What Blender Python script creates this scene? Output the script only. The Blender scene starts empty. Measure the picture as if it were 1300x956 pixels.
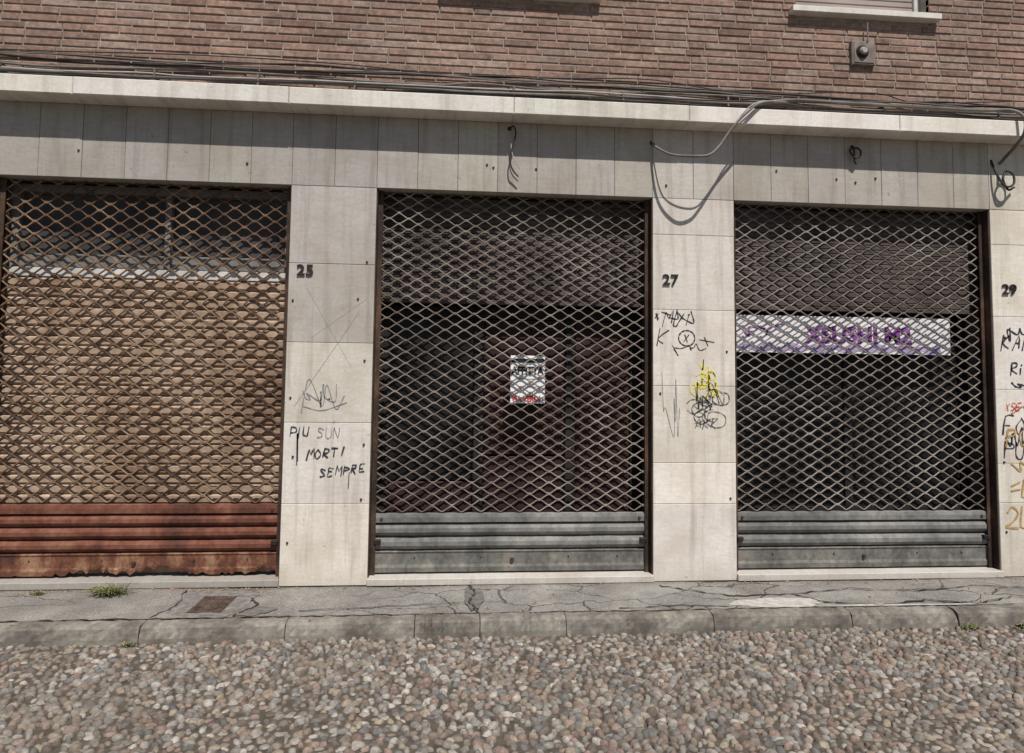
import bpy, numpy as np, math, random
from mathutils import Vector, Matrix
random.seed(7); rng=np.random.default_rng(11)
S=bpy.context.scene
S.view_settings.view_transform='Standard'; S.view_settings.look='None'; S.view_settings.exposure=0

# ------------------------------------------------------------------ helpers
def nd(nt,typ,props=None,ins=None):
    n=nt.nodes.new(typ)
    for k,v in (props or {}).items(): setattr(n,k,v)
    for k,v in (ins or {}).items():
        if isinstance(v,bpy.types.NodeSocket): nt.links.new(v,n.inputs[k])
        else: n.inputs[k].default_value=v
    return n
class MB:
    def __init__(s,name,rough=.85,metal=0.,spec=.3):
        s.m=bpy.data.materials.new(name); s.m.use_nodes=True; s.nt=s.m.node_tree
        s.b=s.nt.nodes['Principled BSDF']; s.b.inputs['Roughness'].default_value=rough
        s.b.inputs['Metallic'].default_value=metal; s.b.inputs['Specular IOR Level'].default_value=spec
        s.co=nd(s.nt,'ShaderNodeTexCoord').outputs['Object']
    def map(s,scale=(1,1,1),loc=(0,0,0),co=None):
        return nd(s.nt,'ShaderNodeMapping',None,{'Vector':co or s.co,'Scale':scale,'Location':loc}).outputs[0]
    def noise(s,scale,detail=4,rough=.55,co=None,dist=0.):
        return nd(s.nt,'ShaderNodeTexNoise',None,{'Vector':co or s.co,'Scale':scale,'Detail':detail,'Roughness':rough,'Distortion':dist}).outputs['Fac']
    def ramp(s,f,stops):
        r=nd(s.nt,'ShaderNodeValToRGB',None,{'Fac':f}); e=r.color_ramp.elements
        while len(e)<len(stops): e.new(.5)
        for i,(p,c) in enumerate(stops):
            e[i].position=p; e[i].color=(c,c,c,1) if isinstance(c,(int,float)) else (*c,1)
        return r.outputs[0]
    def mix(s,f,a,b,mode='MIX'):
        n=nd(s.nt,'ShaderNodeMix',{'data_type':'RGBA','blend_type':mode})
        for i,v in ((0,f),(6,a),(7,b)):
            if isinstance(v,bpy.types.NodeSocket): s.nt.links.new(v,n.inputs[i])
            else: n.inputs[i].default_value=v if i==0 else (*v,1)
        return n.outputs[2]
    def math(s,op,a,b=0.,c=0.):
        return nd(s.nt,'ShaderNodeMath',{'operation':op},{0:a,1:b,2:c}).outputs[0]
    def attr(s,name):
        return nd(s.nt,'ShaderNodeAttribute',{'attribute_name':name}).outputs['Color']
    def col(s,c): s.nt.links.new(c,s.b.inputs['Base Color'])
    def bump(s,h,strength=.4,dist=.005):
        n=nd(s.nt,'ShaderNodeBump',None,{'Height':h,'Strength':strength,'Distance':dist})
        s.nt.links.new(n.outputs[0],s.b.inputs['Normal'])

def simple(name,c,var=.25,rough=.8,metal=0.,scale=6,spec=.3,bump=0.):
    M=MB(name,rough,metal,spec); f=M.noise(scale,4)
    a=tuple(x*(1-var) for x in c); b=tuple(min(1,x*(1+var)) for x in c)
    M.col(M.ramp(f,[(.3,a),(.7,b)]))
    if bump: M.bump(M.noise(scale*8,2),bump,.003)
    return M.m

def stone(name,base,rough=.75,bumps=.35,gr=1.):
    M=MB(name,rough,0,.2)
    c=tuple(base)
    blot=M.noise(1.9,6,.66,dist=.3); streak=M.noise(3.,4,.62,M.map((4.2,1,.30)))
    fine=M.noise(42,3,.6); layer=M.noise(5.,4,.6,M.map((1.2,1,8)),.6)
    col=M.ramp(fine,[(.25,tuple(x*.84 for x in c)),(.7,c)])
    col=M.mix(M.math('MULTIPLY',M.ramp(layer,[(.46,0.),(.66,1.)]),.28*gr),col,(c[0]*.70,c[1]*.63,c[2]*.54))
    col=M.mix(M.math('MULTIPLY',M.ramp(blot,[(.42,0.),(.66,1.)]),.55*gr),col,(c[0]*.62,c[1]*.57,c[2]*.51))
    col=M.mix(M.math('MULTIPLY',M.ramp(streak,[(.50,0.),(.70,1.)]),.50*gr),col,(c[0]*.44,c[1]*.41,c[2]*.38))
    z=nd(M.nt,'ShaderNodeSeparateXYZ',None,{0:M.co}).outputs[2]
    g=M.math('MULTIPLY_ADD',streak,.55,z)
    col=M.mix(M.math('MULTIPLY',M.ramp(g,[(.20,1.),(.42,0.)]),.45),col,(c[0]*.48,c[1]*.44,c[2]*.38))
    spot=M.ramp(M.noise(13,3,.7),[(.66,0.),(.72,1.)])
    col=M.mix(M.math('MULTIPLY',spot,.45*gr),col,(.17,.13,.10))
    col=M.mix(1.,col,M.attr('tint'),'MULTIPLY')
    M.col(col); M.bump(fine,bumps,.003)
    return M.m

def rustmat(name,c1,c2,c3,rough=.85,sc=4,metal=0.,lo=.38,hi=.62,streak=True,bump=True):
    M=MB(name,rough,metal,.2)
    f=M.noise(sc,6,.68,M.map((1,1,.5)) if streak else None); g=M.noise(sc*7,4,.6)
    col=M.ramp(f,[(lo,c1),((lo+hi)/2,c2),(hi,c3)])
    col=M.mix(.6,col,M.ramp(g,[(.3,.5),(.7,1.25)]),'MULTIPLY')
    M.col(col)
    if bump: M.bump(g,.4,.002)
    return M.m

def add_mesh(name,V,F,mat,parent=None,smooth=False,color=None,cname='tint'):
    me=bpy.data.meshes.new(name)
    V=np.asarray(V,dtype=np.float32).reshape(-1,3)
    if isinstance(F,np.ndarray):
        k=F.shape[1]; me.vertices.add(len(V)); me.vertices.foreach_set('co',V.ravel())
        me.loops.add(F.size); me.loops.foreach_set('vertex_index',F.ravel().astype(np.int32))
        me.polygons.add(len(F)); me.polygons.foreach_set('loop_start',np.arange(0,F.size,k,dtype=np.int32))
        me.update(calc_edges=True); me.validate()
    else:
        me.from_pydata(V.tolist(),[],F)
    if color is not None:
        a=me.color_attributes.new(cname,'FLOAT_COLOR','POINT')
        C=np.ones((len(V),4),dtype=np.float32); C[:,:3]=color; a.data.foreach_set('color',C.ravel())
    me.polygons.foreach_set('use_smooth',[smooth]*len(me.polygons))
    me.materials.append(mat); me.update()
    o=bpy.data.objects.new(name,me); S.collection.objects.link(o)
    if parent: o.parent=parent
    return o
def empty(name,parent=None):
    o=bpy.data.objects.new(name,None); o.empty_display_size=.2; S.collection.objects.link(o)
    if parent: o.parent=parent
    return o

# blocks facing -Y : (x0,x1,z0,z1,yf,yb,chamfer,tint)
def blocks(name,L,mat,parent=None):
    V=[];F=[];C=[]
    for (x0,x1,z0,z1,yf,yb,c,t) in L:
        b=len(V)
        V+=[(x0,yb,z0),(x1,yb,z0),(x1,yb,z1),(x0,yb,z1),
            (x0,yf+c,z0),(x1,yf+c,z0),(x1,yf+c,z1),(x0,yf+c,z1),
            (x0+c,yf,z0+c),(x1-c,yf,z0+c),(x1-c,yf,z1-c),(x0+c,yf,z1-c)]
        for i in range(4):
            j=(i+1)%4
            F.append((b+i,b+j,b+4+j,b+4+i)); F.append((b+4+i,b+4+j,b+8+j,b+8+i))
        F.append((b+8,b+9,b+10,b+11)); F.append((b+3,b+2,b+1,b))
        tt=(t,t,t) if isinstance(t,(int,float)) else t
        C+=[tt]*12
    return add_mesh(name,V,F,mat,parent,color=np.array(C))
def box(name,x0,x1,y0,y1,z0,z1,mat,parent=None,bev=.003,t=1.):
    return blocks(name,[(x0,x1,z0,z1,y0,y1,bev,t)],mat,parent)

def tube(paths,r,sides=7,ref=(0.02,1,0.03)):
    VV=[];FF=[];n=0
    a=np.arange(sides)*2*math.pi/sides
    for P in paths:
        P=np.asarray(P,float); T=np.gradient(P,axis=0); T/=np.linalg.norm(T,axis=1)[:,None]+1e-9
        R=np.array(ref,float); N2=np.cross(T,R); N2/=np.linalg.norm(N2,axis=1)[:,None]+1e-9; N1=np.cross(N2,T)
        ring=P[:,None,:]+r*(np.cos(a)[None,:,None]*N1[:,None,:]+np.sin(a)[None,:,None]*N2[:,None,:])
        VV.append(ring.reshape(-1,3)); m=len(P)
        i=np.arange(m-1)[:,None]*sides; k=np.arange(sides)[None,:]; k2=(k+1)%sides
        f=np.stack([i+k,i+k2,i+sides+k2,i+sides+k],-1).reshape(-1,4)+n
        FF.append(f); n+=m*sides
    return np.concatenate(VV),np.concatenate(FF)
def catmull(P,n=10):
    P=[Vector(p) for p in P]; P=[P[0]*2-P[1]]+P+[P[-1]*2-P[-2]]; out=[]
    for i in range(1,len(P)-2):
        for k in range(n):
            t=k/n; a,b,c,d=P[i-1:i+3]
            out.append(.5*((2*b)+(c-a)*t+(2*a-5*b+4*c-d)*t*t+(3*b-a-3*c+d)*t**3))
    out.append(P[-2]); return [tuple(v) for v in out]

# flat strokes on a wall (x,z) polylines
def strokes(name,LS,mat,parent,y=-.0025,w=.008):
    V=[];F=[]
    for P in LS:
        P=np.array(P,float)
        if len(P)<2: continue
        T=np.gradient(P,axis=0); T/=np.linalg.norm(T,axis=1)[:,None]+1e-9
        N=np.stack([-T[:,1],T[:,0]],1); b=len(V)
        ww=w*.5*(1+.35*np.sin(np.arange(len(P))*1.3+random.random()*6))*random.uniform(.8,1.25)
        for i,p in enumerate(P):
            q=p+N[i]*ww[i]; r_=p-N[i]*ww[i]
            V+=[(q[0],y,q[1]),(r_[0],y,r_[1])]
            if i: F.append((b+2*i-2,b+2*i-1,b+2*i+1,b+2*i))
    return add_mesh(name,V,F,mat,parent)
def sm(P,n=6):
    return [(p[0],p[2]) for p in catmull([(a,0,b) for a,b in P],n)]
GL={'P':[[(0,0),(.05,1)],[(.0,.95),(.55,.9),(.6,.6),(.05,.5)]],'I':[[(.3,0),(.35,1)]],'U':[[(0,1),(.05,.2),(.3,0),(.55,.2),(.6,1)]],
'M':[[(0,0),(.1,1),(.35,.4),(.6,1),(.7,0)]],'O':[[(.3,1),(0,.5),(.3,0),(.6,.5),(.3,1)]],'R':[[(0,0),(.05,1)],[(0,1),(.55,.9),(.5,.6),(.05,.5),(.6,0)]],
'T':[[(.3,0),(.3,1)],[(-.05,1),(.65,.95)]],'S':[[(.6,.9),(.2,1),(.05,.7),(.5,.4),(.4,.05),(0,.1)]],'E':[[(.6,1),(.05,.95),(.02,.5),(.0,0),(.6,.05)],[(.02,.5),(.45,.52)]],
'A':[[(0,0),(.3,1),(.6,0)],[(.1,.4),(.5,.4)]],'X':[[(0,0),(.6,1)],[(0,1),(.6,0)]],'2':[[(0,.8),(.3,1),(.6,.75),(.3,.35),(0,0),(.7,.05)]],
'D':[[(0,0),(.03,1)],[(0,1),(.6,.6),(.5,.15),(0,0)]],'N':[[(0,0),(.05,1),(.55,0),(.6,1)]],'W':[[(0,1),(.15,0),(.35,.7),(.5,0),(.7,1)]],'L':[[(.05,1),(0,0),(.5,.05)]],
'=':[[(0,.7),(.6,.9)],[(0,.3),(.65,.45)]],'K':[[(0,0),(0,1)],[(.6,1),(.02,.5),(.6,0)]],'H':[[(0,0),(.02,1)],[(.6,0),(.6,1)],[(0,.5),(.6,.5)]],'F':[[(0,0),(0,1),(.55,1)],[(0,.55),(.4,.55)]],'i':[[(.2,0),(.2,.6)],[(.2,.8),(.22,.88)]]}
def word(t,x,z,h,slant=.15,jit=.08,rise=0.,adv=.85):
    out=[]
    for ch in t:
        if ch==' ': x+=h*.6; continue
        hh=h*(1+random.uniform(-.12,.12))
        for st in GL[ch]:
            q=[(x+(a+slant*b+random.uniform(-jit,jit)*.6)*hh*.9, z+(b+random.uniform(-jit,jit))*hh) for a,b in st]
            out.append(sm(q,4) if ch in 'PUOSR2D' else sm(q,2))
        x+=h*adv*.9; z+=rise
    return out
def squiggle(x0,x1,z0,z1,n,seed):
    r=random.Random(seed); P=[]
    for i in range(n):
        t=i/(n-1); P.append((x0+(x1-x0)*(t*.75+.25*r.random()), z0+(z1-z0)*(r.random()*.7 if i%2 else .35+.65*r.random())))
    return sm(P,7)
def tagloops(x0,x1,z0,z1,n,seed):
    r=random.Random(seed); out=[]
    for k in range(n):
        cx=r.uniform(x0,x1); cz=r.uniform(z0,z1); P=[]
        R=r.uniform(.03,.07); a0=r.uniform(0,6.28); L=r.uniform(3.,6.)
        for i in range(7):
            a=a0+L*i/6; P.append((cx+R*math.cos(a)*(1+.3*r.random()),cz+R*.8*math.sin(a)*(1+.4*r.random())))
        out.append(sm(P,5))
    return out
def text(name,body,x,y,z,size,mat,parent,ext=.001,bold=0.,sx=1.):
    cu=bpy.data.curves.new(name,'FONT'); cu.body=body; cu.size=size; cu.extrude=ext; cu.offset=bold; cu.resolution_u=3
    o=bpy.data.objects.new(name,cu); S.collection.objects.link(o)
    o.rotation_euler=(math.pi/2,0,0); o.location=(x,y,z); o.scale=(sx,1,1)
    bpy.context.view_layer.update()
    dg=bpy.context.evaluated_depsgraph_get(); me=bpy.data.meshes.new_from_object(o.evaluated_get(dg)); M=o.matrix_world.copy()
    bpy.data.objects.remove(o); me.transform(M); me.materials.clear(); me.materials.append(mat)
    ob=bpy.data.objects.new(name,me); S.collection.objects.link(ob); ob.parent=parent; return ob

# ------------------------------------------------------------------ materials
m_stone=stone('limestone_slab',(.70,.665,.62)); m_ledge=stone('limestone_ledge',(.75,.725,.69),gr=.8); m_thresh=stone('marble_threshold',(.64,.61,.57))
m_core=simple('joint_mortar',(.10,.09,.08),.3,.95)
def brickmat():
    M=MB('brick',.9,0,.2); c=M.attr('tint'); f=M.noise(26,4,.65); g=M.noise(.9,4,.65)
    c=M.mix(1.,c,M.ramp(f,[(.3,.60),(.7,1.2)]),'MULTIPLY'); c=M.mix(1.,c,M.ramp(g,[(.35,.72),(.68,1.12)]),'MULTIPLY')
    M.col(c); M.bump(f,.7,.006); return M.m
m_brick=brickmat(); m_mortar=simple('brick_mortar',(.29,.25,.215),.3,.95,0,14,.2,.5)
def asphalt():
    M=MB('pavement_asphalt',.9,0,.2)
    f=M.noise(2.2,6,.68); fi=M.noise(110,2,.6); gr=M.noise(45,3,.7)
    c=M.ramp(f,[(.32,(.155,.146,.134)),(.5,(.225,.212,.195)),(.68,(.31,.293,.268))])
    c=M.mix(1.,c,M.ramp(fi,[(.3,.6),(.7,1.3)]),'MULTIPLY')
    c=M.mix(M.math('MULTIPLY',M.ramp(gr,[(.60,0.),(.68,1.)]),.6),c,(.40,.375,.34))
    wv=nd(M.nt,'ShaderNodeTexNoise',None,{'Vector':M.co,'Scale':3.,'Detail':5.}).outputs['Color']
    co=nd(M.nt,'ShaderNodeMix',{'data_type':'RGBA','blend_type':'LINEAR_LIGHT'}); M.nt.links.new(M.co,co.inputs[6]); M.nt.links.new(wv,co.inputs[7]); co.inputs[0].default_value=.16
    v=nd(M.nt,'ShaderNodeTexVoronoi',{'feature':'DISTANCE_TO_EDGE'},{'Vector':M.map((1.1,2.2,1),co=co.outputs[2]),'Scale':1.5}).outputs['Distance']
    ck=M.ramp(v,[(.004,1.),(.018,0.)]); mk=M.ramp(M.noise(.8,3),[(.44,0.),(.54,1.)]); ck=M.math('MULTIPLY',ck,mk)
    c=M.mix(M.math('MULTIPLY',ck,.85),c,(.04,.035,.03))
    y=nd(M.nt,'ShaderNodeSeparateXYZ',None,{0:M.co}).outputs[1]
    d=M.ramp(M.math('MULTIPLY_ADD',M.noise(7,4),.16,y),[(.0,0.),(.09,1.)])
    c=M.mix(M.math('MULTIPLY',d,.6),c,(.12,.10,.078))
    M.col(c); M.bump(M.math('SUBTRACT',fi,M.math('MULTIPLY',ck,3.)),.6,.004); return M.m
m_asph=asphalt()
m_kerb=rustmat('kerb_stone',(.125,.11,.095),(.19,.172,.148),(.27,.247,.213),.9,3.5,streak=False)
def pebmat():
    M=MB('cobble_pebbles',.8,0,.25); c=M.attr('tint')
    c=M.mix(1.,c,M.ramp(M.noise(60,2,.6),[(.3,.65),(.7,1.2)]),'MULTIPLY'); c=M.mix(M.math('MULTIPLY',M.ramp(M.noise(1.6,5,.7),[(.40,0.),(.68,1.)]),.40),c,(.17,.145,.115))
    M.col(c); return M.m
m_peb=pebmat(); m_dirt=simple('road_dirt',(.085,.07,.055),.4,.95,0,20,.2,.6)
def groundmat():
    M=MB('ground_cobbles',.9,0,.2)
    v=nd(M.nt,'ShaderNodeTexVoronoi',{},{'Vector':M.co,'Scale':19.}); e=nd(M.nt,'ShaderNodeTexVoronoi',{'feature':'DISTANCE_TO_EDGE'},{'Vector':M.co,'Scale':19.}).outputs['Distance']
    s=nd(M.nt,'ShaderNodeSeparateColor',None,{0:v.outputs['Color']}).outputs[0]
    c=M.ramp(s,[(0.,(.13,.10,.085)),(.5,(.22,.19,.155)),(1.,(.30,.27,.23))]); c=M.mix(M.ramp(e,[(.05,1.),(.18,0.)]),c,(.07,.06,.05))
    M.col(c); M.bump(M.ramp(e,[(0.,0.),(.35,1.)]),.8,.02); return M.m
m_ground=groundmat()
m_rustpanel=rustmat('rusty_red_panel',(.09,.038,.028),(.155,.057,.037),(.21,.092,.06),.8,3.2)
m_rustplate=rustmat('rusted_plate',(.075,.036,.026),(.16,.065,.038),(.30,.17,.105),.9,6)
m_galv=rustmat('grey_steel_panel',(.14,.135,.125),(.195,.19,.178),(.25,.24,.22),.75,2.6,.1)
m_galv2=rustmat('grey_steel_plate',(.10,.095,.087),(.16,.155,.142),(.225,.205,.178),.8,4,.1)
m_gr_rust=rustmat('rusty_grille',(.075,.043,.030),(.15,.09,.057),(.27,.185,.12),.85,3.,.0,bump=False)
m_gr_tan=rustmat('galvanised_grille',(.11,.088,.072),(.20,.168,.142),(.30,.262,.225),.75,3.,.0,bump=False)
m_gr_grey=rustmat('galvanised_grille_dull',(.12,.10,.088),(.21,.182,.16),(.30,.268,.237),.75,3.,.0,bump=False)
m_guide=rustmat('guide_rail_brown',(.03,.02,.015),(.06,.037,.027),(.12,.07,.047),.7,5)
m_tan=rustmat('tan_roller_slats',(.22,.145,.098),(.34,.24,.168),(.44,.33,.245),.85,2.6)
m_brownslat=rustmat('brown_slats',(.055,.041,.036),(.085,.066,.058),(.115,.09,.08),.7,2.)
m_darkglass=simple('dark_shop_glass',(.014,.012,.012),.3,.4,0,3,.2)
m_darkpanel=simple('dark_shop_panel',(.020,.016,.015),.4,.7,0,4,.2)
m_redwood=simple('reddish_wood_panel',(.034,.016,.014),.35,.7,0,5,.2)
m_whitefr=simple('white_window_frame',(.50,.49,.47),.2,.6,0,8)
m_greyfr=simple('grey_transom_frame',(.17,.16,.15),.3,.7,0,8); m_transom=simple('transom_sill',(.52,.50,.47),.25,.7,0,8)
m_dimglass=simple('dusty_transom_glass',(.05,.047,.046),.4,.5,0,3,.3)
m_paper=simple('white_paper',(.80,.80,.80),.05,.7,0,4); m_banner=simple('banner_vinyl',(.72,.70,.72),.12,.7,0,5)
m_black=simple('black_ink',(.015,.015,.017),.2,.6); m_red=simple('red_ink',(.55,.05,.05),.15,.6); m_purple=simple('purple_ink',(.20,.06,.25),.3,.6)
m_lilac=simple('lilac_ink',(.36,.29,.46),.4,.6,0,12)
m_marker=simple('black_marker',(.035,.035,.045),.5,.6,0,25); m_faint=simple('faded_marker',(.26,.25,.26),.35,.8,0,25)
m_yellow=simple('yellow_marker',(.72,.62,.06),.2,.7,0,25); m_ochre=simple('ochre_spray',(.42,.27,.10),.3,.8,0,25); m_redsp=simple('red_marker',(.55,.10,.07),.3,.7,0,25)
m_cableg=simple('grey_cable',(.15,.135,.12),.35,.7,0,6); m_cabled=simple('dark_cable',(.03,.026,.024),.4,.6,0,6); m_cablew=simple('pale_cable',(.36,.33,.30),.25,.7,0,6)
m_iron=simple('dark_iron',(.03,.025,.022),.4,.6,.3,20); m_leaf=simple('weed_leaf',(.09,.12,.035),.45,.7,0,30); m_dry=simple('dry_grass',(.30,.25,.12),.3,.8,0,30)
m_crack=simple('crack_dirt',(.04,.034,.027),.4,.95,0,30); m_cement=simple('pale_cement_patch',(.42,.395,.36),.25,.95,0,18,.2,.6)
m_darkpatch=simple('dark_asphalt_patch',(.15,.14,.128),.3,.95,0,22,.2,.6); m_midpatch=simple('old_asphalt_patch',(.185,.173,.158),.35,.95,0,22,.2,.6)
m_bolt=simple('rusty_bolt',(.07,.04,.028),.3,.8,.2,30)
m_roll=simple('window_roller_slats',(.30,.25,.23),.15,.7,0,4); m_roof=simple('roof_tiles',(.33,.17,.11),.3,.9,0,10)
m_drain=rustmat('rusty_iron_cover',(.06,.04,.032),(.10,.068,.053),(.15,.11,.088),.8,14,.1,streak=False)

# ------------------------------------------------------------------ building
B=empty('shop_building')
E=[-3.38,-1.271,-.642,1.493,2.146,4.309]      # opening / pier edges
TOP=2.95; FT=3.5
XL,XR=-7.6,8.4
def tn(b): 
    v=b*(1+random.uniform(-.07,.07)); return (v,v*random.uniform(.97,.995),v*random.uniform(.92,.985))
fas=[]
def rowslab(a,b,n,base):
    for i in range(n):
        x0=a+(b-a)*i/n; x1=a+(b-a)*(i+1)/n
        fas.append((x0+.0014,x1-.0014,TOP,FT-.002,random.uniform(0,.003),.12,.0025,tn(base)))
rowslab(-7.56,-4.03,11,.60);rowslab(-4.03,-3.38,2,.62); rowslab(-3.38,-1.271,7,.55); rowslab(-1.271,-.642,2,.60); rowslab(-.642,1.493,7,.62)
rowslab(1.493,2.146,2,.76); rowslab(2.146,4.309,7,.66); rowslab(4.309,4.96,2,.84); rowslab(4.96,8.36,11,.7)
blocks('fascia_slabs',fas,m_stone,B)
pi=[]
def pier(a,b,zs,ts):
    zs=[.0]+zs+[TOP-.002]
    for i in range(len(zs)-1):
        pi.append((a,b,zs[i]+.0014,zs[i+1]-.0014,random.uniform(0,.002),.12,.0025,tn(ts[i])))
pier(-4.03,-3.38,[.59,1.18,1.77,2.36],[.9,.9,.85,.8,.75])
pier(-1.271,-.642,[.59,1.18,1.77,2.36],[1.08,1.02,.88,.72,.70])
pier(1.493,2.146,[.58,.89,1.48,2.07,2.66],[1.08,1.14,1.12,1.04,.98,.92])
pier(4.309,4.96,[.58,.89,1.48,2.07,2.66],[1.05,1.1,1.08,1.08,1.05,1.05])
for k in range(5):
    a=-4.03-.7*(k+1); pier(a+.001,a+.699,[.59,1.18,1.77,2.36],[.9,.9,.85,.8,.75]); a=4.96+.68*k; pier(a+.001,a+.679,[.59,1.18,1.77,2.36],[.95,.95,.9,.9,.85])
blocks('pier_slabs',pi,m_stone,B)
core=[]
for a,b in ((-7.52,-3.384),(-1.267,-.646),(1.497,2.142),(4.313,8.35)): core.append((a,b,-.1,TOP,.008,.60,.001,1.))
core.append((-7.52,8.35,TOP+.004,FT+.1,.008,.60,.001,1.))
blocks('wall_core',core,m_core,B)
led=[];x=-7.62
for L in [1.55,1.7,1.6,1.5,1.65,1.35,1.7,1.6,1.75,1.62]:
    if x>XR: break
    led.append((x+.0015,min(x+L,8.44)-.0015,FT,FT+.128,-.17+random.uniform(-.002,.002),.02,.006,tn(1.0))); x+=L
blocks('ledge_string_course',led,m_ledge,B)
# bricks
wins=[(-.14+2.83*k,-.14+2.83*k+1.15) for k in (-2,-1,0,1,2)]
WZ0,WZ1=4.53,5.98
br=[]; h=.0605; z=FT+.13; r_=0
while z<7.1:
    x=XL+(.13 if r_%2 else 0)-random.random()*.05
    while x<XR:
        L=.265 if random.random()>.12 else .135
        x0,x1=x+.004,min(x+L-.004,XR)
        segs=[(x0,x1)]
        if z+h>WZ0 and z<WZ1:
            for a,b in wins:
                ns=[]
                for s0,s1 in segs:
                    if s1<=a or s0>=b: ns.append((s0,s1))
                    else:
                        if s0<a-.02: ns.append((s0,a))
                        if s1>b+.02: ns.append((b,s1))
                segs=ns
        for s0,s1 in segs:
            q=random.random(); k=random.uniform(.86,1.10)
            base=(.315,.205,.160) if q<.66 else ((.35,.25,.20) if q<.88 else (.25,.155,.122))
            br.append((s0,s1,z+.0055+random.uniform(-.001,.001),z+h-.0055+random.uniform(-.001,.001),.012+random.uniform(-.002,.003),.05,.005,tuple(c*k for c in base)))
        x+=L
    z+=h; r_+=1
blocks('brick_courses',br,m_brick,B)
mo=[(XL,XR,FT+.129,WZ0,.0205,.30,.001,1.),(XL,XR,WZ1,7.15,.0205,.30,.001,1.)]
xx=XL
for a,b in wins: mo.append((xx,a,WZ0+.0005,WZ1-.0005,.0205,.30,.001,1.)); xx=b
mo.append((xx,XR,WZ0+.0005,WZ1-.0005,.0205,.30,.001,1.))
blocks('brick_mortar_wall',mo,m_mortar,B)
for i,(a,b) in enumerate(wins):
    box('window_sill_%d'%i,a-.06,b+.06,-.055,.16,WZ0-.028,WZ0+.022,m_ledge,B,.004)
    fr=[(a,a+.05,WZ0+.024,WZ1,.12,.18,.004,1.),(b-.05,b,WZ0+.024,WZ1,.12,.18,.004,1.),(a+.05,b-.05,WZ0+.024,WZ0+.07,.122,.18,.004,1.),(a+.05,b-.05,WZ1-.05,WZ1,.122,.18,.004,1.)]
    blocks('window_frame_%d'%i,fr,m_whitefr,B)
    sl=[(a+.05,b-.05,WZ0+.072+.05*k,WZ0+.118+.05*k,.14,.17,.006,random.uniform(.9,1)) for k in range(26)]
    blocks('window_roller_blind_%d'%i,sl,m_roll,B)
box('side_wall_left',XL,XL+.3,.30,9,-.1,7.15,m_mortar,B); box('side_wall_right',XR-.3,XR,.30,9,-.1,7.15,m_mortar,B)
box('back_wall',XL+.3,XR-.3,8.7,9,-.1,7.15,m_mortar,B)
box('upper_floor_slab',XL+.3,XR-.3,.605,8.7,3.3,3.5,m_core,B)
box('eaves',XL-.3,XR+.3,-.5,9.4,7.15,7.27,m_whitefr,B)
add_mesh('roof',[(XL-.35,-.55,7.275),(XR+.35,-.55,7.275),(XR+.35,9.45,7.275),(XL-.35,9.45,7.275),(XL-.35,4.45,8.9),(XR+.35,4.45,8.9)],[(0,1,5,4),(2,3,4,5),(0,4,3),(1,2,5),(3,2,1,0)],m_roof,B)

def disc(V,F,x,z,y,r,t,n=8):
    b=len(V)
    for k in range(n): a=2*math.pi*k/n; V.append((x+r*math.cos(a),y,z+r*math.sin(a)))
    for k in range(n): a=2*math.pi*k/n; V.append((x+r*.7*math.cos(a),y-t,z+r*.7*math.sin(a)))
    F.append(tuple(b+n+k for k in range(n)))
    for k in range(n): F.append((b+k,b+(k+1)%n,b+n+(k+1)%n,b+n+k))
V=[];F=[]
for x,z in [(-1.235,2.08),(-1.23,1.36),(-1.2,.93),(-1.22,.31),(-.70,2.38),(-.76,2.1),(-.70,1.64),(-.69,1.02),(.24,3.14),(.57,3.14),(.19,3.16),(1.55,1.42),(1.53,2.0),(2.10,.62),(2.08,1.75),(3.16,3.13),(3.33,3.17),(3.0,3.15),(4.36,.9),(4.4,1.9),(2.5,3.2),(-1.6,3.1),(-2.8,3.15),(1.6,3.05),(-.70,.62),(4.36,.35)]:
    disc(V,F,x,z,.004,.010,.012)
add_mesh('wall_fixings',V,F,m_bolt,B)

# ------------------------------------------------------------------ shutters
def slatpanel(name,x0,x1,prof,mat,parent,jag=0.,seed=1):
    n=90; r=np.random.default_rng(seed); xs=np.linspace(x0,x1,n+1); P=np.array(prof)
    low=np.cumsum(r.normal(0,1,n+1)); low=(low-np.linspace(low[0],low[-1],n+1)); low/=abs(low).max()+1e-6
    V=[];F=[]
    dent=np.convolve(r.normal(0,1,n+9),np.ones(9)/9,'valid')*.005
    for i,xv in enumerate(xs):
        jj=max(0,low[i]*.7+.4*r.random())*jag
        for j,(y,z) in enumerate(P):
            zz=z
            if j<3 and jag: zz=z+jj*(1,.95,.6)[j]
            V.append((xv,y+dent[i]*math.sin(j*.9+1),zz))
    m=len(P)
    for i in range(n):
        for j in range(m-1): a=i*m+j; F.append((a,a+m,a+m+1,a+1))
    return add_mesh(name,V,F,mat,parent)
def slat(z0,z1):
    h=z1-z0; return [(.122,z0+.001),(.096,z0+.012),(.083,z0+.35*h),(.083,z0+.65*h),(.096,z1-.014),(.122,z1-.001)]
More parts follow.
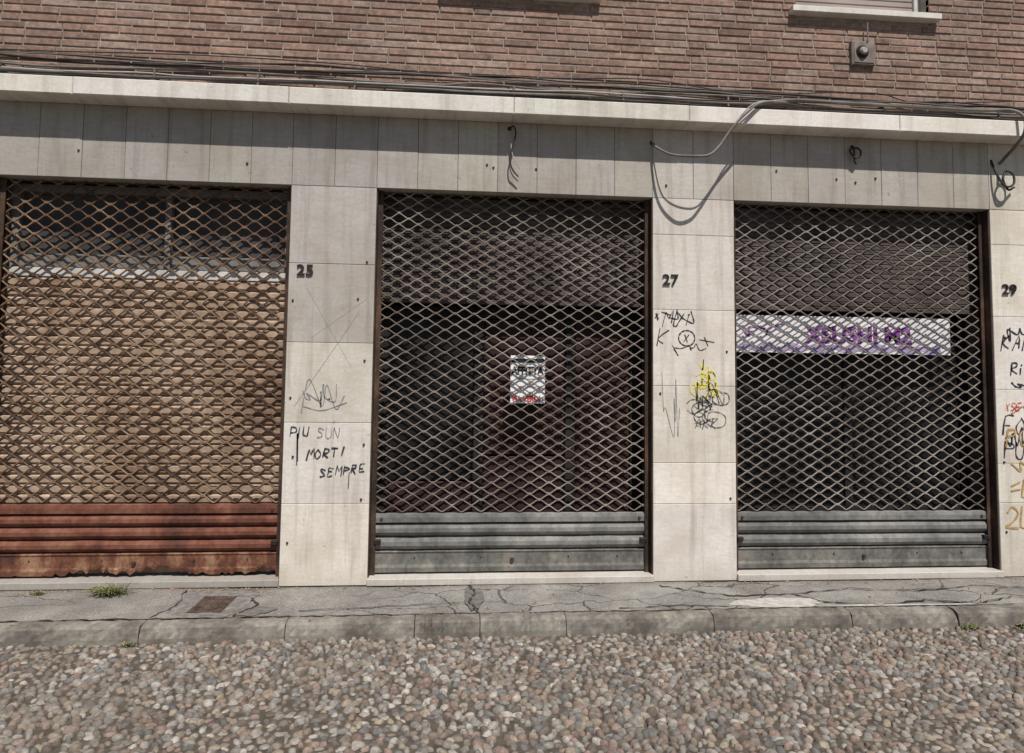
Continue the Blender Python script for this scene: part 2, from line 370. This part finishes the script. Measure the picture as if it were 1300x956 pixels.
def shutter(x0,x1,ptop,nsl,mgr,mpan,mplate,lam,A,rr,seed,jag=0.,sag=0.,soft=.90,cw=.010):
    P=empty('rolling_shutter_grille')
    r=np.random.default_rng(seed); a=x0+.034; b=x1-.034
    g=[]
    for s in (0,1):
        xa=x0+.002 if s==0 else x1-.008
        g.append((xa,xa+.006,.052,TOP-.002,.015,.118,.001,1.))
        xa=x0+.008 if s==0 else x1-.044
        g.append((xa,xa+.036,.052,TOP-.002,.072,.082,.001,1.)); g.append((xa,xa+.036,.052,TOP-.002,.118,.13,.001,1.))
    blocks('side_guides',g,m_guide,P)
    z=ptop+A+.01; rows=[]; zs=[]
    while z<TOP:
        zs.append(z); z+=2*A*(1+r.uniform(-.03,.03)+sag*math.sin(z*4))
    n=int((b-a)/lam*14); xs=np.linspace(a,b,n); ph=r.uniform(0,6.28)
    clips=[]
    for i,zz in enumerate(zs):
        th=2*np.pi*xs/lam+ph+(np.pi if i%2 else 0); c=np.cos(th)
        w=np.arcsin(c*soft)/np.arcsin(soft)            # softened zig-zag
        wob=.003*np.sin(xs*r.uniform(1,3)+r.uniform(0,6))+ .0014*np.sin(xs*17+r.uniform(0,6))
        rows.append(np.stack([xs,np.full(n,.1)+.003*np.sin(xs*2+i),zz+A*w+wob],1))
        k0=math.ceil((2*np.pi*a/lam+ph+(np.pi if i%2 else 0))/(2*np.pi)); 
        for k in range(k0,k0+60):
            xc=(2*np.pi*k-ph-(np.pi if i%2 else 0))*lam/(2*np.pi)
            if xc>b-.01: break
            if xc<a+.01: continue
            clips.append((xc-cw,xc+cw,zz+A-rr*1.5,zz+A+rr*1.5,.1-rr*1.4,.1+rr*1.3,.002,1.))
    V,F=tube(rows,rr,6,(0,1,0)); add_mesh('wavy_rods',V,F,mgr,P,smooth=True)
    blocks('rod_links',clips,mgr,P)
    pz=.225; hs=(ptop-.075-pz)/nsl
    slatpanel('bottom_plate',a-.02,b+.02,[(.106,.062),(.092,.065),(.088,.10),(.098,.12),(.098,.20),(.090,.215),(.116,pz-.001)],mplate,P,jag,seed)
    pr=[]
    for k in range(nsl): pr+=slat(pz+k*hs,pz+(k+1)*hs)
    slatpanel('ribbed_slats',a-.02,b+.02,pr,mpan,P,0,seed+1)
    slatpanel('top_band',a-.02,b+.02,[(.118,ptop-.074),(.086,ptop-.066),(.084,ptop-.03),(.088,ptop-.006),(.112,ptop)],mpan,P,0,seed+2)
    V=[];F=[]
    for xb in (a+.05,b-.05): disc(V,F,xb,ptop-.04,.088,.014,.012)
    disc(V,F,(a+b)/2,.15,.098,.018,.02)
    for xb in (a+.3,a+.8,b-.6,b-.22): disc(V,F,xb,.17,.098,.008,.006)
    add_mesh('bolts',V,F,m_bolt,P)
    box('lock_left',a,a+.05,.06,.09,.28,.31,m_iron,P); box('lock_right',b-.05,b,.06,.09,.28,.31,m_iron,P)
    return P
shutter(E[0],E[1],.575,3,m_gr_rust,m_rustpanel,m_rustplate,.150,.0245,.0066,3,.085,.05,.90,.018)
shutter(E[2],E[3],.50,2,m_gr_tan,m_galv,m_galv2,.148,.0215,.0056,5,soft=.93)
shutter(E[4],E[5],.50,2,m_gr_grey,m_galv,m_galv2,.148,.0215,.0056,8,soft=.93)
for i,(a,b) in enumerate(((E[0],E[1]),(E[2],E[3]),(E[4],E[5]))):
    box('door_threshold_%d'%i,a+.001,b-.001,-.025 if i else -.012,.60,.001,.05,m_thresh,B,.004,(.66,.98,.95)[i])
def shopfront(): return empty('shop_front_door')
f1=shopfront(); a,b=E[0]+.01,E[1]-.01
blocks('roller_slats',[(a,b,.052+.0728*k,.052+.0728*k+.070,.165+random.uniform(0,.004),.2,.014,random.uniform(.9,1)) for k in range(30)],m_tan,f1)
blocks('transom_sill',[(a,b,2.24,2.31,.17,.24,.004,1.)],m_transom,f1)
fr=[(a,b,2.88,2.94,.17,.24,.004,1.),(a,a+.07,2.31,2.88,.172,.24,.004,1.),(b-.07,b,2.31,2.88,.172,.24,.004,1.),(-2.245,-2.20,2.31,2.88,.172,.24,.004,1.)]
fr.append((a+.07,-2.25,2.315,2.42,.20,.24,.004,1.)); fr.append((-2.195,b-.07,2.315,2.42,.20,.24,.004,1.))
blocks('transom_frame',fr,m_greyfr,f1); box('transom_glass',a+.06,b-.06,.225,.235,2.41,2.89,m_dimglass,f1)
f2=shopfront(); a,b=E[2]+.01,E[3]-.01
blocks('upper_roller_box',[(a,b,2.10+.04*k,2.10+.04*k+.039,.17,.2,.006,random.uniform(.85,1)) for k in range(21)],m_brownslat,f2)
fr=[(a,a+.09,.052,2.095,.30,.36,.006,1.),(b-.09,b,.052,2.095,.30,.36,.006,1.),(a+.09,b-.09,2.0,2.095,.302,.36,.006,1.),(a+.09,b-.09,.052,.16,.302,.36,.006,1.),(.12,.20,.16,2.0,.302,.36,.006,1.),(.86,.94,.16,2.0,.302,.36,.006,1.)]
blocks('door_frame',fr,m_darkpanel,f2)
blocks('door_panels',[(.2,.86,.16,.9,.32,.35,.01,1.),(.2,.86,.91,2.0,.325,.35,.01,1.),(.94,b-.09,.16,2.0,.325,.35,.01,.8),(a+.09,.12,.16,.7,.325,.35,.01,.8)],m_redwood,f2)
box('display_glass',a+.09,.12,.335,.345,.71,2.0,m_darkglass,f2)
f3=shopfront(); a,b=E[4]+.01,E[5]-.01
blocks('upper_roller_box',[(a,b,2.10+.04*k,2.10+.04*k+.039,.17,.2,.006,random.uniform(.85,1)) for k in range(21)],m_brownslat,f3)
fr=[(a,a+.07,.052,2.095,.28,.34,.006,1.),(b-.07,b,.052,2.095,.28,.34,.006,1.),(a+.07,b-.07,.052,.5,.282,.34,.006,1.),(3.2,3.27,.5,2.095,.282,.34,.006,1.)]
blocks('door_frame',fr,m_darkpanel,f3); box('display_glass',a+.07,b-.07,.30,.31,.5,2.097,m_darkglass,f3)
sg=empty('rental_sign'); box('board',.40,.67,.118,.122,1.33,1.70,m_paper,sg,.001)
box('top_strip',.405,.665,.1155,.1175,1.645,1.675,m_black,sg,.0003)
text('affitta_text','AFFITTA',.408,.1165,1.555,.083,m_black,sg,.0008,.004,.80); text('phone_text','VIA VERDI',.41,.1165,1.345,.062,m_red,sg,.0008,.003,.80)
box('small_print',.44,.63,.1165,.1175,1.515,1.522,m_faint,sg,.0002);box('small_print_b',.46,.61,.1165,.1175,1.455,1.461,m_faint,sg,.0002)
bn=empty('shop_banner'); box('banner_sheet',2.19,4.04,.135,.139,1.755,2.055,m_banner,bn,.001)
text('banner_text','XSUSHI M2',2.80,.133,1.845,.185,m_purple,bn,.0008,.008,1.0)
strokes('banner_line',[[(2.25+i*.05,1.795+.012*math.sin(i*1.7)) for i in range(35)]],m_lilac,bn,.1335,.045)
strokes('banner_dark_marks',[squiggle(2.25,2.62,1.87,2.01,9,4)],m_purple,bn,.1333,.02)

for t,x,z in (('25',-1.215,2.27),('27',1.565,2.265),('29',4.385,2.255)):
    n=empty('house_number'); text('digits',t,x,-.008,z,.115,m_iron,n,.005,.001,1.12)

# ------------------------------------------------------------------ graffiti
g=empty('graffiti'); 
strokes('tag_faded',[squiggle(-1.16,-.88,1.27,1.48,15,3),sm([(-1.14,1.3),(-1.0,1.27),(-.82,1.33)]),sm([(-1.15,1.25),(-1.10,1.50),(-1.0,1.3),(-.97,1.46),(-.9,1.28),(-.84,1.38)])],m_faint,g,w=.006)
strokes('words_black',word('P',-1.225,1.075,.07,.1,.12)+word('I',-1.185,1.07,.07,.1)+word('U',-1.135,1.08,.062,.1,.12)+[[(-1.17,1.1),(-1.165,.9)],[(-1.172,1.1),(-1.17,.87)]]+word('MORTI',-1.10,.91,.075,.15,rise=.006,jit=.1)+word('SEMPRE',-1.0,.785,.063,.15,rise=.006,jit=.12,adv=.98)+[[(-.79,.82),(-.795,.70)]],m_marker,g,w=.0085)
strokes('words_faint',word('SUN',-1.03,1.07,.075,.1),m_faint,g,w=.006)
strokes('scratches',[[(-1.2,1.3),(-.75,2.0)],[(-1.15,2.2),(-.8,1.6)],[(-1.1,1.8),(-.7,2.1)]],m_faint,g,w=.0022)
g=empty('graffiti')
strokes('tag_black',word('MUi',1.56,1.95,.11,.35,.15)+word('K',1.52,1.80,.11,.3,.15)+[sm([(1.76+.065*math.cos(t),1.85+.06*math.sin(t)) for t in [i*.7 for i in range(10)]])]+word('X',1.735,1.82,.055)+[squiggle(1.60,1.98,1.70,1.82,11,12),squiggle(1.55,1.85,1.93,2.08,9,14)]+word('X',1.51,2.0,.035)+[[(1.86,1.84),(1.98,1.82)],[(1.9,1.86),(1.93,1.79)]],m_marker,g,w=.0075)
strokes('tag_yellow',[squiggle(1.84,2.0,1.42,1.70,11,5),squiggle(1.80,2.03,1.36,1.55,13,6)]+tagloops(1.84,1.98,1.42,1.62,3,3),m_yellow,g,w=.008)
strokes('tag_tangle',tagloops(1.80,2.05,1.22,1.50,15,9)+word('AKR',1.82,1.15,.08,.2,.15)+[squiggle(1.78,2.08,1.28,1.5,15,19)],m_marker,g,y=-.0032,w=.0042)
strokes('tag_faded',[squiggle(1.55,1.75,1.0,1.6,9,8)],m_faint,g,w=.003)
g=empty('graffiti')
strokes('tag_black',word('KAM',4.37,1.80,.12,.2,.15)+word('Ri',4.44,1.60,.09,.1)+word('FO',4.36,1.12,.14)+word('PUM',4.36,.93,.13,.1)+[squiggle(4.42,4.8,1.45,1.58,12,3),squiggle(4.36,4.8,1.84,2.0,11,6),squiggle(4.36,4.6,1.02,1.2,9,7)],m_marker,g,w=.010)
strokes('tag_red',word('XSE',4.38,1.31,.06,.3)+[squiggle(4.4,4.75,1.28,1.36,9,2)],m_redsp,g,w=.007)
strokes('tag_ochre',word('POX',4.38,1.03,.14,.1)+word('=D',4.40,.62,.13,.1)+word('2L',4.36,.38,.15,.1)+[squiggle(4.40,4.8,.78,.92,9,21)],m_ochre,g,y=-.0032,w=.012)

# ------------------------------------------------------------------ cables
cb=empty('wall_cables')
def cable(name,pts,r,mat,n=12):
    V,F=tube([catmull(pts,n)],r,7,(.03,.9,.3)); add_mesh(name,V,F,mat,cb,smooth=True)
def run(zl,zr,y,amp,seed,step=.55,x0=-7.4,x1=8.2):
    r=random.Random(seed); P=[];x=x0
    while x<x1:
        t=(x+3.4)/8; P.append((x,y+r.uniform(-.010,.006),zl+(zr-zl)*t+r.uniform(-amp,amp))); x+=step*r.uniform(.5,1.5)
    return P
cable('cable_run_a',run(3.855,3.80,-.025,.026,1),.006,m_cabled); cable('cable_run_b',run(3.81,3.79,-.035,.022,2),.009,m_cabled)
cable('cable_run_c',run(3.765,3.765,-.035,.014,3),.009,m_cableg); cable('cable_run_d',run(3.73,3.745,-.05,.014,4),.007,m_cablew)
cable('cable_run_e',run(3.70,3.715,-.05,.010,5),.011,m_cableg); cable('cable_run_f',run(3.665,3.69,-.06,.010,6),.011,m_cabled)
cable('cable_run_g',run(3.885,3.83,-.02,.035,17,.8),.0045,m_cabled); cable('cable_run_h',run(3.84,3.77,-.06,.03,23,.9),.005,m_cableg); cable('cable_run_i',run(3.68,3.73,-.09,.02,29,.7),.007,m_cabled)
cable('cable_thick_end',[(2.3,-.08,3.70),(2.6,-.09,3.745),(3.1,-.09,3.74),(3.7,-.09,3.735),(4.2,-.10,3.73),(4.38,-.15,3.72),(4.43,-.22,3.64),(4.43,-.225,3.52),(4.42,-.16,3.44),(4.40,-.06,3.36),(4.40,-.01,3.33)],.013,m_cableg)
cable('cable_loop',[(1.49,.0,3.385),(1.50,-.08,3.32),(1.58,-.2,3.225),(1.72,-.27,3.195),(1.84,-.27,3.21),(1.93,-.25,3.29),(2.03,-.235,3.43),(2.15,-.22,3.56),(2.28,-.19,3.66),(2.5,-.1,3.72),(2.75,-.06,3.71)],.010,m_cableg)
cable('cable_loop_thin',[(1.49,.0,3.40),(1.51,-.05,3.32),(1.62,-.17,3.22),(1.85,-.22,3.225),(1.99,-.22,3.36),(2.12,-.21,3.55),(2.24,-.20,3.655),(2.45,-.1,3.73)],.0055,m_cablew)
cable('dangling_cable',[(.36,.0,3.45),(.39,-.03,3.46),(.405,-.05,3.40),(.39,-.06,3.32),(.365,-.06,3.22),(.37,-.06,3.14),(.40,-.05,3.09),(.43,-.05,3.06)],.006,m_cabled)
cable('dangling_cable_thin',[(.385,-.03,3.42),(.37,-.05,3.30),(.39,-.06,3.2),(.44,-.05,3.12)],.0035,m_cablew)
cable('hook_loop',[(3.14,.0,3.42),(3.10,-.03,3.38),(3.12,-.05,3.32),(3.17,-.05,3.33),(3.18,-.04,3.38),(3.14,-.03,3.40),(3.13,-.04,3.30),(3.15,-.03,3.27)],.007,m_cabled)
cable('end_coil',[(4.33,0,3.36),(4.34,-.05,3.22),(4.38,-.08,3.12),(4.45,-.08,3.14),(4.46,-.07,3.22),(4.41,-.06,3.25),(4.37,-.07,3.18),(4.42,-.06,3.10),(4.50,-.03,3.13)],.009,m_cabled)
V=[];F=[]
for x,z in ((1.485,3.385),(.36,3.45),(3.14,3.42)): disc(V,F,x,z,.003,.02,.006,10)
add_mesh('cable_wall_holes',V,F,m_iron,cb)
cl=[]
r=random.Random(3);x=-7.2
while x<8: cl.append((x,x+.014,3.66,3.76,-.066,.012,.002,1.)); x+=r.uniform(.7,1.3)
blocks('cable_clips',cl,m_cableg,cb)

vb=empty('wall_vent_box'); X,Z=3.24,4.20
blocks('box_body',[(X-.10,X+.10,Z-.10,Z+.10,-.02,.02,.006,1.),(X-.085,X+.085,Z-.085,Z+.085,-.026,-.018,.003,.8)],simple('vent_grey',(.19,.155,.135),.3,.7,0,14),vb)
V=[];F=[];disc(V,F,X-.015,Z+.005,-.026,.055,.02,20); add_mesh('round_collar',V,F,m_iron,vb)
V=[];F=[];disc(V,F,X-.015,Z+.005,-.0465,.032,.015,16); add_mesh('round_cap',V,F,m_cablew,vb)
V,F=tube([[(X+.03,-.03,Z+.25),(X+.03,-.03,Z+.09)]],.006,7,(1,0,.1)); add_mesh('feed_pipe',V,F,m_cableg,vb)

# ------------------------------------------------------------------ pavement, kerb
KY=-.72; KW=.11
nx,ny=420,22; xs=np.linspace(-9.5,10.5,nx+1); ys=np.linspace(KY+KW+.004,.0,ny+1)
XX,YY=np.meshgrid(xs,ys); ZZ=.003*np.sin(XX*1.7+YY*3)+.002*np.sin(XX*5.1-YY*7)+rng.normal(0,.0008,XX.shape)-.004
V=np.stack([XX,YY,ZZ],-1).reshape(-1,3); i=np.arange(ny)[:,None]*(nx+1)+np.arange(nx)[None,:]
F=np.stack([i,i+1,i+nx+2,i+nx+1],-1).reshape(-1,4)
pv=empty('pavement'); add_mesh('asphalt_surface',V,F,m_asph,pv,smooth=True)
box('pavement_base',-9.5,10.5,KY+KW+.006,-.001,-.14,-.014,m_dirt,pv)
V=[];F=[]
ke=empty('kerb'); cuts=[-9.5,-8.4,-7.3,-6.1,-5,-3.9,-2.9,-1.9,-1.04,-.25,.16,.71,1.68,2.62,3.36,4.3,5.3,6.3,7.4,8.5,9.5,10.5]
for k in range(len(cuts)-1):
    a,b=cuts[k]+.003,cuts[k+1]-.003; n=30; off=random.uniform(-.008,.008); dz=random.uniform(-.006,.003)
    base=len(V); prof=[(0,-.16),(.0,-.075),(.003,-.04),(.010,-.016),(.024,-.004),(.05,.0),(KW,0)]
    for i2 in range(n+1):
        xv=a+(b-a)*i2/n; e=.005 if i2 in (0,n) else 0; chip=random.uniform(.004,.016) if random.random()<.18 else 0
        for q,(py,pz) in enumerate(prof): V.append((xv,KY+off+py+random.uniform(-.004,.004)+((e+chip) if 1<q<5 else 0),pz+dz+random.uniform(-.003,.002)-((e*.5+chip*.6) if 2<q<6 else 0)))
    m=len(prof)
    for i2 in range(n):
        for j in range(m-1): q=base+i2*m+j; F.append((q,q+m,q+m+1,q+1))
    F.append(tuple(base+j for j in range(m))); F.append(tuple(base+n*m+j for j in reversed(range(m))))
add_mesh('kerb_stones',V,F,m_kerb,ke)
def ground_strip(name,P,w,mat,z=.003,seed=1):
    r=random.Random(seed); Q=[]
    for i in range(len(P)-1):
        for k in range(8):
            t=k/8; Q.append((P[i][0]+(P[i+1][0]-P[i][0])*t+r.uniform(-.012,.012),P[i][1]+(P[i+1][1]-P[i][1])*t+r.uniform(-.012,.012)))
    Q.append(P[-1]); Q=np.array(Q); T=np.gradient(Q,axis=0); T/=np.linalg.norm(T,axis=1)[:,None]+1e-9; N=np.stack([-T[:,1],T[:,0]],1); V=[];F=[]
    for i,q in enumerate(Q):
        ww=w*.5*r.uniform(.3,1.6); a=q+N[i]*ww; b=q-N[i]*ww; V+=[(a[0],a[1],z),(b[0],b[1],z)]
        if i: F.append((2*i-2,2*i-1,2*i+1,2*i))
    return add_mesh(name,V,F,mat,pv)
def blob(name,cx,cy,rx,ry,mat,z,seed,n=60,am=.24,sq=1.):
    r=random.Random(seed); V=[(cx,cy,z)];F=[]
    ph=[r.uniform(0,6.28) for _ in range(4)]
    for k in range(n):
        a=2*math.pi*k/n; rr=1+am*(.5*math.sin(2*a+ph[0])+.35*math.sin(3*a+ph[1])+.3*math.sin(7*a+ph[2]))+r.uniform(-.05,.05)
        ca,sa=math.cos(a),math.sin(a); ca=math.copysign(abs(ca)**sq,ca); sa=math.copysign(abs(sa)**sq,sa)
        V.append((cx+rx*rr*ca,cy+ry*rr*sa,z)); F.append((0,1+k,1+(k+1)%n))
    add_mesh(name,V,F,mat,pv)
ground_strip('crack_a',[(.10,-.02),(.14,-.2),(.10,-.4),(.15,-.6)],.016,m_crack,.0042,seed=1)
ground_strip('crack_b',[(1.5,-.1),(1.75,-.25),(2.0,-.36),(2.4,-.33),(2.55,-.5),(2.9,-.58),(3.3,-.5),(3.6,-.58)],.016,m_crack,.0042,seed=2)
ground_strip('crack_c',[(2.4,-.33),(2.9,-.22),(3.4,-.3),(3.9,-.2),(4.4,-.28)],.012,m_crack,seed=3)
ground_strip('crack_d',[(-1.0,-.5),(-.4,-.45),(.12,-.38)],.008,m_crack,seed=4)
ground_strip('crack_e',[(-1.9,-.6),(-1.82,-.35),(-1.9,-.05)],.010,m_crack,seed=5)
ground_strip('crack_f',[(-1.4,-.6),(-1.3,-.4),(-1.38,-.25)],.014,m_crack,.0042,seed=6)
ground_strip('crack_g',[(3.6,-.58),(4.0,-.45),(4.6,-.52),(5.4,-.4)],.012,m_crack,.0042,seed=7)
ground_strip('crack_h',[(1.1,-.57),(1.5,-.52),(1.85,-.57)],.010,m_crack,.0042,seed=8)
ground_strip('kerb_joint_dirt',[(-9.4+.4*k,KY+KW+.004) for k in range(49)],.014,m_crack,.0015,seed=9)
blob('cement_patch',2.22,-.50,.36,.085,m_cement,.0025,6); blob('cement_patch_small',3.05,-.585,.5,.018,m_cement,.0026,9,am=.5)
blob('asphalt_repair',.13,-.30,.06,.26,m_darkpatch,.0024,4); blob('asphalt_repair_b',-1.60,-.33,.25,.25,m_midpatch,.0018,12,am=.06,sq=.45); blob('asphalt_repair_c',-1.30,-.5,.13,.08,m_darkpatch,.0024,15)
dc=empty('drain_cover'); X,Y=-1.60,-.36
V=[];F=[]
def addb(x0,x1,y0,y1,z0,z1):
    b=len(V); V.extend([(x0,y0,z0),(x1,y0,z0),(x1,y1,z0),(x0,y1,z0),(x0,y0,z1),(x1,y0,z1),(x1,y1,z1),(x0,y1,z1)]); F.extend([tuple(b+q for q in f) for f in ((4,5,6,7),(0,1,5,4),(1,2,6,5),(2,3,7,6),(3,0,4,7))])
addb(X-.11,X+.11,Y-.16,Y+.16,-.01,.003)
for k in range(12): addb(X-.10,X+.10,Y-.15+.0255*k,Y-.15+.0255*k+.013,.0032,.0065)
for k in range(8): addb(X-.10+.027*k,X-.09+.027*k,Y-.152,Y+.142,.0034,.006)
add_mesh('cast_iron_plate',V,F,m_drain,dc)
# rubble and flakes along the doorsteps
V=[];F=[]
for k in range(800):
    if k<420: x=random.uniform(-3.6,-1.3); y=-.015-abs(random.gauss(0,.05))
    elif k<600: x=random.uniform(-4,5.5); y=random.uniform(-.7,-.01)
    else: x=random.uniform(-4,5.5); y=-.02-abs(random.gauss(0,.04))
    s=random.uniform(.003,.010)*(1.8 if random.random()<.08 else 1); b=len(V)
    for dx,dy,dz in ((-1,-1,0),(1,-1,0),(1,1,0),(-1,1,0),(0,0,1)): V.append((x+dx*s*random.uniform(.5,1.2),y+dy*s*random.uniform(.5,1.2),-.003+dz*s*.9))
    F+=[(b,b+1,b+4),(b+1,b+2,b+4),(b+2,b+3,b+4),(b+3,b,b+4)]
add_mesh('rubble_crumbs',V,F,simple('crumbs',(.22,.16,.12),.6,.9,0,60),pv)

# ------------------------------------------------------------------ weeds
def weed(name,X,Y,Zb,R,H,n,mats,seed):
    P=empty(name); r=random.Random(seed)
    for mi,mt in enumerate(mats):
        V=[];F=[]
        for k in range(n if mi==0 else n//2):
            a=r.uniform(0,6.28); L=r.uniform(.25,1)**1.4*R; h=H*r.uniform(.3,1); w=r.uniform(.002,.0055); bx=X+r.gauss(0,.28)*R; by=Y+r.gauss(0,.15)*R
            dx,dy=math.cos(a),math.sin(a)*.6; b=len(V)
            for i in range(5):
                t=i/4; px=bx+dx*L*t; py=by+dy*L*t; pz=Zb+h*math.sin(t*2.2)*(.9); ww=w*math.sin(math.pi*min(1,t*.85+.15))+.0004
                V+=[(px-dy*ww,py+dx*ww,pz),(px+dy*ww,py-dx*ww,pz+.001)]
                if i: F.append((b+2*i-2,b+2*i-1,b+2*i+1,b+2*i))
        add_mesh('leaves' if mi==0 else 'dry_stems',V,F,mt,P)
weed('weed_plant',-2.36,-.14,-.004,.17,.08,150,(m_leaf,m_dry),1)
weed('weed_plant',-2.86,-.10,-.004,.06,.03,30,(m_leaf,m_dry),2)
weed('weed_plant',3.42,KY-.03,-.11,.07,.04,40,(m_leaf,m_dry),3)
weed('weed_plant',3.8,KY-.02,-.11,.09,.04,40,(m_leaf,m_dry),4)
weed('weed_plant',-1.95,KY-.03,-.11,.05,.03,24,(m_leaf,m_dry),5)

# ------------------------------------------------------------------ ground and cobbled road
G=150; add_mesh('ground',[(-G,-G,-.118),(G,-G,-.118),(G,G,-.118),(-G,G,-.118)],[(0,1,2,3)],m_ground)
rd=empty('cobbled_road')
add_mesh('road_bedding',[(-9.5,-3.9,-.1105),(10.5,-3.9,-.1105),(10.5,KY+.002,-.1105),(-9.5,KY+.002,-.1105)],[(0,1,2,3)],m_dirt,rd)
pts=[];sx,sy=.050,.036;j=0;y=KY-.016
while y>-2.9:
    x=-4.5+(sx/2 if j%2 else 0)
    while x<5.8:
        if random.random()>.02: pts.append((x+random.uniform(-.013,.013),y+random.uniform(-.010,.010)))
        x+=sx*random.uniform(.8,1.2)
    y-=sy; j+=1
N=len(pts); P=np.array(pts); nr=8
la=rng.uniform(.017,.034,N); lb=la*rng.uniform(.55,.9,N); th=rng.normal(0,.8,N); hh=rng.uniform(.010,.026,N)
ang=np.arange(nr)*2*math.pi/nr; lob=1+rng.normal(0,.12,(N,nr))
V=np.zeros((N,1+3*nr,3)); tilt=rng.normal(0,.16,(N,2))
zb=-.114+.004*np.sin(P[:,0]*2.1)*np.sin(P[:,1]*3+1)
for q,(rr,zz) in enumerate(((1.,0.),(.86,.62),(.5,.93))):
    lx=la[:,None]*rr*np.cos(ang)[None]*lob; ly=lb[:,None]*rr*np.sin(ang)[None]*lob
    V[:,1+q*nr:1+(q+1)*nr,0]=P[:,0,None]+lx*np.cos(th)[:,None]-ly*np.sin(th)[:,None]
    V[:,1+q*nr:1+(q+1)*nr,1]=P[:,1,None]+lx*np.sin(th)[:,None]+ly*np.cos(th)[:,None]
    V[:,1+q*nr:1+(q+1)*nr,2]=zb[:,None]+hh[:,None]*zz+(tilt[:,0,None]*lx+tilt[:,1,None]*ly)*(zz>0)
V[:,0,0]=P[:,0];V[:,0,1]=P[:,1];V[:,0,2]=zb+hh
V[:,:,1]=np.minimum(V[:,:,1],KY-.001)
quads=[];tris=[]
for k in range(nr):
    k2=(k+1)%nr
    quads.append((1+k,1+k2,1+nr+k2,1+nr+k)); quads.append((1+nr+k,1+nr+k2,1+2*nr+k2,1+2*nr+k)); tris.append((1+2*nr+k,1+2*nr+k2,0))
base=(np.arange(N)*(1+3*nr))
Q=(np.array(quads)[None]+base[:,None,None]).reshape(-1,4).tolist(); T=(np.array(tris)[None]+base[:,None,None]).reshape(-1,3).tolist()
pal=np.array([(.24,.215,.19),(.20,.185,.17),(.29,.265,.235),(.24,.18,.145),(.22,.155,.13),(.16,.13,.11),(.27,.225,.17),(.35,.32,.285),(.14,.135,.13)])
C=pal[rng.integers(0,len(pal),N)]*rng.uniform(.7,1.2,(N,1)); C=np.repeat(C,1+3*nr,0)
add_mesh('pebbles',V.reshape(-1,3),Q+T,m_peb,rd,smooth=True,color=C)

# ------------------------------------------------------------------ light
sd=Vector((.20,-1.,1.6)).normalized()      # towards the sun
sun=bpy.data.lights.new('sun','SUN'); sun.energy=5.0; sun.angle=math.radians(.5); sun.color=(1,.96,.90)
so=bpy.data.objects.new('sun',sun); S.collection.objects.link(so); so.rotation_euler=(-sd).to_track_quat('-Z','Y').to_euler(); so.location=(2,-10,16)
W=bpy.data.worlds.new('World'); S.world=W; W.use_nodes=True; nt=W.node_tree
sk=nt.nodes.new('ShaderNodeTexSky'); sk.sky_type='NISHITA'; sk.sun_disc=False; sk.sun_elevation=math.asin(sd.z); sk.sun_rotation=math.atan2(sd.x,sd.y)
bg=nt.nodes['Background']; bg.inputs['Strength'].default_value=.065; nt.links.new(sk.outputs[0],bg.inputs[0])

# ------------------------------------------------------------------ camera
f,yaw,pitch,roll,D,cz=827.12,.08089,.06013,.01185,4.92166,1.50725
fw=Vector((math.sin(yaw)*math.cos(pitch),math.cos(yaw)*math.cos(pitch),math.sin(pitch))); r0=Vector((math.cos(yaw),-math.sin(yaw),0)); u0=r0.cross(fw)
rt=r0*math.cos(roll)+u0*math.sin(roll); up=-r0*math.sin(roll)+u0*math.cos(roll)
cam=bpy.data.cameras.new('camera'); co=bpy.data.objects.new('camera',cam); S.collection.objects.link(co); S.camera=co
Mx=Matrix((rt,up,-fw)).transposed().to_4x4(); Mx.translation=Vector((0,-D,cz)); co.matrix_world=Mx
cam.sensor_width=36; cam.lens=36*f/1300; cam.shift_y=-45/1300; cam.clip_end=500; cam.clip_start=.05
